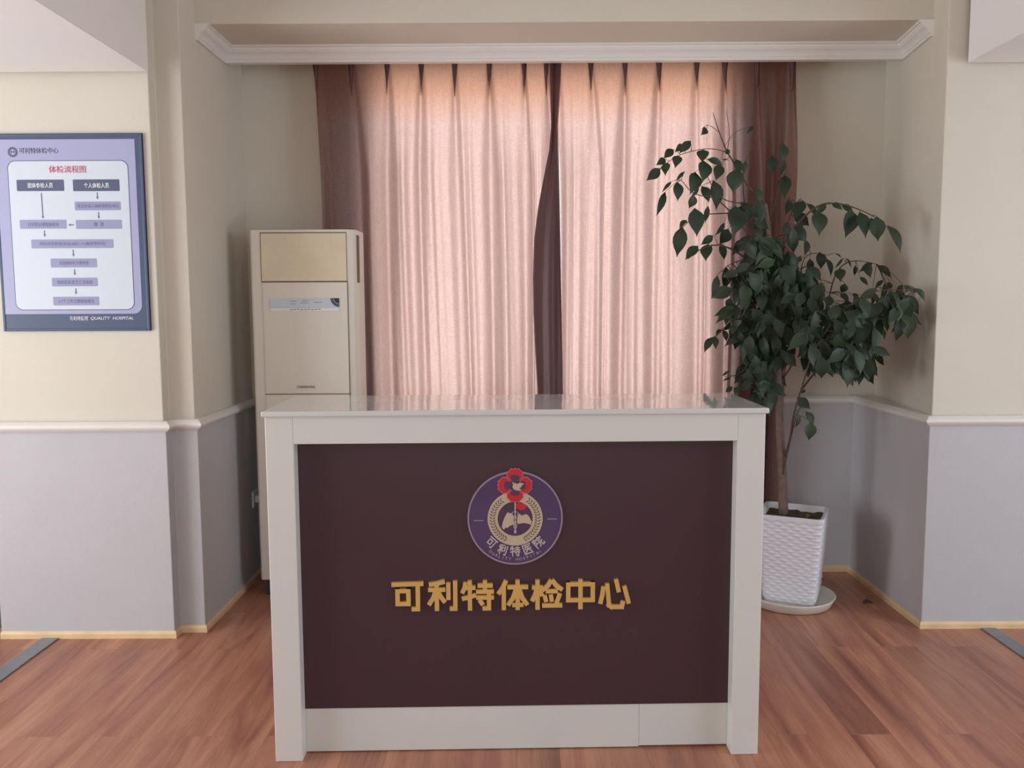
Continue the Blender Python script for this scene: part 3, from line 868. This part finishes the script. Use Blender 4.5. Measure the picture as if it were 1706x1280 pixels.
o = link('leading_edge', bm, M['curtain_fold'], cl, smooth=True)
sd = o.modifiers.new('thickness', 'SOLIDIFY'); sd.thickness = 0.006

# ------------------------------------------------------------------ potted tree
TX, TY = 1.35, 4.033
tree = empty('potted_tree', (TX, TY, 0.014), 'bushy green potted tree in a white woven pot', 'potted plant')
def tl(v): return Vector((v[0] - TX, v[1] - TY, v[2] - 0.014))
PA = math.radians(-25.6)
def sq(h, r, n=6):
    P = []
    for (cx, cy, a) in ((h - r, -h + r, -90), (h - r, h - r, 0), (-h + r, h - r, 90), (-h + r, -h + r, 180)):
        for i in range(n + 1):
            t = math.radians(a + 90 * i / n)
            P.append((cx + r * math.cos(t), cy + r * math.sin(t)))
    return P
def rot(p, a): return (p[0] * math.cos(a) - p[1] * math.sin(a), p[0] * math.sin(a) + p[1] * math.cos(a))
# woven wall: many rings and columns, displaced in an over-under pattern
bm = bmesh.new()
PH = 0.426
side = 48
def ringpts(h, r):
    P = sq(h, r, 5)
    out = []
    per = [0]
    for i in range(len(P)):
        a, b = Vector(P[i]), Vector(P[(i + 1) % len(P)]); per.append(per[-1] + (b - a).length)
    NP = side * 4
    for k in range(NP):
        d = per[-1] * k / NP
        for i in range(len(P)):
            if per[i] <= d <= per[i + 1]:
                a, b = Vector(P[i]), Vector(P[(i + 1) % len(P)])
                q = a.lerp(b, (d - per[i]) / max(1e-9, per[i + 1] - per[i]))
                n = (b - a).normalized()
                out.append((q, Vector((n.y, -n.x)))); break
    return out
RZ = 132
rings = []
for j in range(RZ + 1):
    t = j / RZ
    z = PH * t
    h = 0.118 + 0.032 * t ** 0.85
    R_ = ringpts(h, 0.026)
    row = []
    for k, (q, n) in enumerate(R_):
        u = k / 5.0
        vrow = t * 27
        band = math.floor(vrow)
        ww = abs(math.sin(math.pi * vrow)) ** 0.7 * (0.5 + 0.5 * math.sin(2 * math.pi * u * 0.5 + math.pi * band))
        d = 0.0046 * ww if (0.02 < t < 0.95) else (0.004 if t >= 0.95 else 0.0)
        p = rot((q.x + n.x * d, q.y + n.y * d), PA)
        row.append(bm.verts.new((p[0], p[1], z)))
    rings.append(row)
NPp = len(rings[0])
hi = 0.135
inner = []
for zz, hh in ((PH, hi), (PH - 0.055, hi - 0.004)):
    R_ = ringpts(hh, 0.022)
    inner.append([bm.verts.new((*rot((q.x, q.y), PA), zz)) for q, n in R_])
allr = rings + inner
for j in range(len(allr) - 1):
    for k in range(NPp):
        bm.faces.new((allr[j][k], allr[j][(k + 1) % NPp], allr[j + 1][(k + 1) % NPp], allr[j + 1][k]))
bm.faces.new(rings[0])
pot = link('pot', bm, M['pot'], tree, smooth=True)
pot['label'] = 'tapered square white pot with a woven pattern'
bm = bmesh.new()
GN = 14
gv = [[bm.verts.new((*rot(((i / GN - .5) * 2 * 0.1335, (j / GN - .5) * 2 * 0.1335), PA), PH - 0.030 + random.uniform(-.006, .007))) for j in range(GN + 1)] for i in range(GN + 1)]
for i in range(GN):
    for j in range(GN): bm.faces.new((gv[i][j], gv[i + 1][j], gv[i + 1][j + 1], gv[i][j + 1]))
link('soil', bm, M['soil'], pot, smooth=True)

bm = bmesh.new()
prof = [(0.0, 0.0), (0.178, 0.0), (0.192, 0.006), (0.209, 0.042), (0.213, 0.048), (0.206, 0.048), (0.188, 0.013), (0.0, 0.012)]
rg = []
for r, z in prof[1:-1]:
    rg.append([bm.verts.new((r * math.cos(2 * math.pi * k / 64), r * math.sin(2 * math.pi * k / 64), z)) for k in range(64)])
for a, b in zip(rg[:-1], rg[1:]):
    for k in range(64): bm.faces.new((a[k], a[(k + 1) % 64], b[(k + 1) % 64], b[k]))
bm.faces.new(rg[0]); bm.faces.new(rg[-1])
sc_ = link('plant_saucer', bm, M['saucer'], smooth=True, loc=(1.325, 3.995, 0.0))
tag(sc_, 'shallow round white saucer under the white woven pot', 'saucer')

# skeleton of stems
YT = 4.02
SK = []
def limb(pts, r0, r1, dy0=0.0, dy1=0.0, bend=None, m='bark'):
    n = len(pts)
    W_ = []
    for i, (px, py) in enumerate(pts):
        t = i / max(1, n - 1)
        W_.append(spot(px, py, YT + dy0 + (dy1 - dy0) * t))
    # smooth with midpoints
    for _ in range(2):
        Q = [W_[0]]
        for a, b in zip(W_[:-1], W_[1:]): Q += [a.lerp(b, .25), a.lerp(b, .75)]
        Q.append(W_[-1]); W_ = Q
    R_ = [r0 + (r1 - r0) * i / (len(W_) - 1) for i in range(len(W_))]
    SK.extend(W_)
    return W_, R_
trunk_w, trunk_r = limb([(1305, 858), (1304, 800), (1300, 730), (1297, 640), (1293, 550), (1288, 470), (1283, 400), (1275, 340)], 0.024, 0.008, 0.06, -0.02)
bm = bmesh.new(); tube(bm, [tl(p) for p in trunk_w], trunk_r, 12); trunk_o = link('trunk', bm, M['bark'], tree, smooth=True)
limbs = [
 ([(1275, 340), (1245, 310), (1225, 275), (1211, 253), (1197, 218), (1188, 188)], .006, .0012, -.02, -.12),
 ([(1211, 253), (1180, 246), (1135, 256), (1112, 270), (1090, 292)], .0022, .001, -.10, -.16),
 ([(1211, 253), (1216, 228), (1213, 200), (1210, 185)], .0018, .0008, -.10, -.06),
 ([(1197, 220), (1180, 206), (1170, 214)], .0015, .0008, -.11, -.15),
 ([(1206, 245), (1222, 222), (1238, 214), (1256, 210)], .0015, .0008, -.1, -.02),
 ([(1284, 450), (1250, 400), (1238, 330), (1238, 270), (1255, 250)], .005, .001, 0, .06),
 ([(1250, 395), (1215, 350), (1190, 328), (1155, 325), (1135, 300)], .004, .0012, 0, -.12),
 ([(1240, 340), (1200, 333), (1180, 300), (1170, 265)], .003, .001, .0, -.08),
 ([(1215, 355), (1160, 358), (1135, 380), (1128, 400)], .003, .001, -.05, -.16),
 ([(1288, 480), (1245, 430), (1200, 405), (1165, 415), (1146, 432)], .006, .0012, 0, -.14),
 ([(1245, 430), (1215, 440), (1195, 458)], .003, .001, -.06, -.2),
 ([(1293, 560), (1250, 535), (1222, 530), (1205, 548), (1180, 575)], .005, .001, 0, -.13),
 ([(1296, 660), (1255, 635), (1230, 625), (1208, 628)], .004, .001, .02, -.05),
 ([(1255, 640), (1235, 650), (1220, 660)], .003, .001, .0, -.1),
 ([(1285, 440), (1318, 388), (1338, 362), (1365, 340), (1400, 338), (1440, 352), (1475, 372), (1500, 415)], .006, .001, -.02, -.28),
 ([(1302, 772), (1316, 738), (1322, 690), (1335, 650), (1352, 590), (1390, 530), (1425, 500), (1465, 482), (1530, 485)], .0060, .0012, .05, -.46),
 ([(1335, 650), (1362, 615), (1400, 580), (1450, 560)], .006, .0012, 0, -.18),
 ([(1352, 590), (1378, 510), (1392, 450), (1420, 432), (1460, 440)], .005, .001, -.02, -.02),
 ([(1350, 600), (1338, 520), (1332, 450), (1345, 420), (1380, 425)], .004, .001, 0, .06),
 ([(1304, 790), (1314, 745), (1322, 710), (1330, 680), (1345, 668)], .005, .0012, .03, -.10),
 ([(1280, 380), (1298, 310), (1308, 262)], .004, .001, 0, .05),
 ([(1298, 640), (1326, 600), (1326, 520), (1330, 470)], .004, .001, .05, .1),
 ([(1288, 480), (1300, 420), (1320, 345), (1335, 330)], .005, .001, 0, .1),
 ([(1385, 535), (1430, 540), (1470, 530), (1495, 530)], .003, .001, -.16, -.36),
]
bm = bmesh.new()
for a in limbs:
    w_, r_ = limb(*a)
    tube(bm, [tl(p) for p in w_], r_, 7)
branches_bm = bm

leaf_bm = bmesh.new()
rl = random.Random(21)
def leaf(base, tip, wid, roll):
    """one pointed oval leaflet, folded along its midrib and drooping at the tip"""
    ax_ = tip - base; L = ax_.length
    d = ax_.normalized()
    n0 = Vector((math.sin(roll), -math.cos(roll), 0.25)).normalized()     # roughly faces the room
    sdir = d.cross(n0)
    if sdir.length < .05: sdir = d.cross(Vector((1, 0, 0)))
    sdir.normalize(); nn = sdir.cross(d).normalized()
    prof_ = ((0, .02), (.08, .30), (.22, .80), (.38, 1.0), (.54, .93), (.70, .64), (.82, .32), (.91, .12), (1.0, .01))
    rows_ = []
    for t, w in prof_:
        c = base + d * (L * t) + nn * (L * 0.10 * math.sin(math.pi * t)) 
        w2 = wid * w * 0.51
        rows_.append((leaf_bm.verts.new(tl(c + sdir * w2 + nn * w2 * .30)), leaf_bm.verts.new(tl(c)), leaf_bm.verts.new(tl(c - sdir * w2 + nn * w2 * .30))))
    for a, b in zip(rows_[:-1], rows_[1:]):
        leaf_bm.faces.new((a[0], a[1], b[1], b[0])); leaf_bm.faces.new((a[1], a[2], b[2], b[1]))
def nearest(p):
    return min(SK, key=lambda q: (q.x - p.x) ** 2 + (q.z - p.z) ** 2 + .15 * (q.y - p.y) ** 2 + (0.02 if q.z < 0.9 else 0))
def twig(p):
    q = nearest(p)
    mid = q.lerp(p, .55) + Vector((0, 0, 0.25 * (p - q).length * 0.5))
    if (p - q).length > 0.004:
        pts = [q.lerp(mid, t).lerp(mid.lerp(p, t), t) for t in (0, .25, .5, .75, 1)]
        tube(branches_bm, [tl(v) for v in pts], [.0016, .0014, .0012, .001, .0009], 5)
def clear(p):
    return p.x < 1.735 + .10 * (p.y - 3.665)
def put(b, t, wr=0.5, wide=None):
    q0 = spot(b[0], b[1], YT)
    q = nearest(q0)
    y = q.y + rl.uniform(-.06, .05)
    while not (clear(spot(b[0], b[1], y)) and clear(spot(t[0], t[1], y))): y -= .03
    B = spot(b[0], b[1], y); T = spot(t[0], t[1], y + rl.uniform(-.035, .02))
    L = (T - B).length
    leaf(B, T, L * wr, rl.uniform(-.55, .55))
    twig(B)
A_ = [((445, 318), (350, 425)), ((385, 350), (312, 415)), ((305, 388), (222, 468), .6), ((345, 440), (318, 545), .6), ((240, 470), (158, 522)), ((255, 498), (238, 607), .62), ((198, 545), (80, 648), .55),
 ((548, 392), (540, 500), .75), ((575, 215), (528, 275), .6), ((550, 480), (540, 665), .66), ((580, 470), (715, 520), .4), ((690, 510), (650, 650), .6), ((485, 575), (438, 762), .6), ((830, 545), (795, 755), .68),
 ((630, 640), (655, 892), .48), ((535, 690), (597, 830), .6), ((515, 700), (440, 795), .25), ((470, 760), (430, 875), .7), ((478, 870), (497, 1108), .55), ((590, 850), (562, 995), .32), ((815, 855), (800, 1100), .72), ((870, 850), (780, 1060), .5),
 ((400, 568), (320, 662), .25), ((335, 655), (338, 818), .54), ((290, 653), (205, 750), .2), ((238, 735), (162, 945), .27), ((412, 968), (352, 1045), .4), ((378, 1022), (332, 1275), .46),
 ((755, 1040), (680, 1170), .75), ((725, 990), (640, 1100), .3), ((630, 1095), (525, 1175), .5), ((505, 1180), (400, 1300), .5), ((590, 1165), (570, 1310), .65), ((690, 1160), (725, 1300), .45), ((905, 1140), (780, 1260), .5), ((700, 470), (770, 480), .15),
 ((1195, 335), (1188, 495), .62), ((1112, 440), (1110, 590), .65), ((1215, 470), (1180, 600), .4), ((1218, 600), (1215, 800), .5), ((1250, 790), (1220, 930), .6), ((860, 820), (930, 930), .5), ((960, 200), (905, 260), .35), ((1000, 800), (1010, 1010), .5), ((1060, 930), (1010, 1080), .55), ((985, 700), (1000, 860), .5), ((820, 470), (850, 600), .5), ((900, 480), (880, 600), .4)]
B_ = [((185, 170), (120, 330), .6), ((215, 190), (300, 330), .4), ((300, 255), (317, 462), .62), ((375, 195), (285, 300), .42), ((420, 190), (515, 250), .45), ((500, 203), (600, 262), .45), ((570, 235), (530, 478), .62), ((650, 262), (700, 482), .45), ((790, 298), (800, 505), .6), ((880, 372), (988, 607), .34), ((742, 310), (772, 472), .5),
 ((125, 482), (205, 490), .35), ((205, 485), (195, 630), .5), ((165, 622), (138, 690), .6), ((240, 645), (245, 750), .55), ((320, 590), (332, 735), .62), ((370, 640), (412, 800), .42), ((445, 603), (505, 645), .3), ((490, 725), (495, 840), .7), ((515, 640), (445, 730), .2), ((540, 640), (582, 730), .2), ((755, 678), (640, 760), .35), ((705, 680), (742, 808), .5), ((790, 700), (915, 810), .42), ((615, 700), (605, 790), .4), ((650, 795), (720, 870), .4), ((845, 820), (775, 890), .4), ((860, 840), (815, 1005), .3),
 ((1005, 860), (940, 930), .5), ((1100, 888), (1188, 1000), .45), ((1010, 868), (1090, 925), .4), ((900, 840), (875, 905), .7), ((925, 1010), (840, 1125), .55), ((965, 1048), (885, 1185), .5), ((1010, 1105), (1055, 1210), .7), ((1035, 1030), (1085, 1115), .4), ((1025, 1100), (985, 1245), .5), ((1075, 1180), (1050, 1275), .5), ((885, 930), (862, 1005), .5), ((950, 900), (1010, 1010), .5),
 ((345, 848), (325, 915), .9), ((490, 930), (565, 1010), .5), ((285, 1000), (240, 1110), .8), ((205, 840), (205, 1025), .5), ((405, 950), (380, 1060), .6), ((470, 1050), (490, 1215), .62), ((560, 1090), (592, 1210), .45), ((700, 1150), (705, 1300), .6), ((800, 1200), (855, 1275), .45), ((640, 1100), (642, 1220), .5), ((170, 1070), (168, 1180), .7), ((280, 1150), (255, 1300), .8), ((530, 850), (500, 930), .8), ((690, 940), (690, 1000), .5), ((750, 950), (750, 1035), .4), ((590, 930), (640, 1000), .5)]
C_ = [((770, 240), (772, 402), .42), ((890, 250), (890, 490), .42), ((700, 255), (705, 335), .6), ((660, 340), (682, 468), .62), ((560, 370), (598, 492), .62), ((1002, 378), (928, 525), .3), ((1022, 430), (992, 605), .4), ((1090, 250), (1068, 435), .62), ((1115, 375), (1142, 505), .38), ((1160, 225), (1162, 335), .5), ((1200, 28), (1238, 165), .4), ((470, 290), (440, 385), .7), ((505, 430), (500, 525), .5), ((395, 712), (525, 825), .62), ((478, 848), (555, 980), .52), ((520, 945), (508, 1130), .62), ((415, 868), (370, 1012), .34), ((480, 645), (410, 672), .4), ((985, 250), (1005, 345), .45), ((920, 400), (855, 510), .3)]
D_ = [((290, 120), (275, 315), .5), ((222, 192), (172, 380), .34), ((325, 378), (298, 465), .75), ((315, 468), (285, 605), .42), ((325, 580), (268, 650), .42), ((265, 638), (300, 738), .48), ((255, 635), (205, 692), .45), ((198, 688), (207, 805), .45), ((182, 698), (112, 830), .42), ((350, 595), (340, 685), .6), ((400, 655), (432, 748), .5), ((325, 968), (255, 1022), .25), ((330, 1030), (262, 1062), .25), ((375, 1058), (415, 1080), .5), ((345, 1105), (285, 1150), .6), ((385, 1105), (362, 1175), .6), ((350, 420), (380, 560), .5), ((345, 200), (390, 330), .5), ((320, 640), (345, 720), .45)]
for lst, o0, k in ((A_, (1060, 170), .2031), (B_, (1300, 300), .2031), (C_, (1260, 540), .1719), (D_, (1150, 420), .2031)):
    for e in lst:
        b, t = e[0], e[1]; wr_ = e[2] if len(e) > 2 else .5
        put((o0[0] + b[0] * k, o0[1] + b[1] * k), (o0[0] + t[0] * k, o0[1] + t[1] * k), wr_)
for cx0, cy0, rx, ry, n in ((1282, 465, 46, 74, 150), (1278, 565, 36, 52, 80), (1258, 440, 30, 45, 26), (1268, 380, 24, 40, 14), (1395, 555, 62, 48, 105), (1425, 520, 44, 28, 34), (1342, 490, 28, 55, 30), (1440, 590, 26, 26, 16), (1232, 500, 14, 60, 14), (1264, 625, 26, 36, 34), (1470, 500, 36, 22, 18), (1320, 360, 14, 30, 6), (1340, 585, 18, 22, 8), (1405, 598, 45, 18, 16), (1500, 512, 26, 26, 14)):
    for _ in range(n):
        a = rl.uniform(0, 6.283); r = math.sqrt(rl.random())
        px, py = cx0 + rx * r * math.cos(a), cy0 + ry * r * math.sin(a)
        y = YT + (rl.uniform(-.20, .17) if cx0 < 1370 else rl.uniform(-.42, .06))
        while not clear(spot(px + 12, py, y)): y -= .03
        B = spot(px, py, y)
        th = rl.gauss(0, .55); L = rl.uniform(.075, .122)
        T = B + Vector((math.sin(th) * L, rl.uniform(-.03, .03), -math.cos(th) * L))
        leaf(B, T, L * rl.uniform(.42, .6), rl.uniform(-.9, .9))
        twig(B)
link('branches', branches_bm, M['twig'], tree, smooth=True)
link('foliage', leaf_bm, M['leaf'], tree, smooth=True)
# bud knot at the top
bm = bmesh.new(); bmesh.ops.create_icosphere(bm, subdivisions=2, radius=0.012, matrix=Matrix.Translation(tl(spot(1212, 253, YT - 0.095))))
link('bud', bm, M['leaf'], tree, smooth=True)

# fallen leaves
def fallen(loc, rz, label, m, s=1.0):
    bm = bmesh.new()
    P = [(0, .0), (.012, .010), (.03, .014), (.045, .008), (.058, 0), (.045, -.009), (.03, -.013), (.012, -.009)]
    c = bm.verts.new((.03 * s, 0, .009))
    vs = [bm.verts.new((x * s, y * s, .001 + 6 * abs(y) * .2 + .002 * math.sin(90 * x))) for x, y in P]
    for i in range(len(vs)): bm.faces.new((c, vs[i], vs[(i + 1) % len(vs)]))
    o = link('fallen_leaf', bm, m, loc=loc)
    md = o.modifiers.new('thickness', 'SOLIDIFY'); md.thickness = .001
    o.rotation_euler = (0, 0, rz)
    tag(o, label, 'leaf')
fallen((1.665, 3.955, 0.001), 0.2, 'dark dry leaf lying on the floor right of the pot', M['twig'])
fallen((1.385, 3.965, 0.014 + PH - 0.024), 0.5, 'yellowish dry leaf lying on the soil of the white pot', M['dryleaf'], .9)
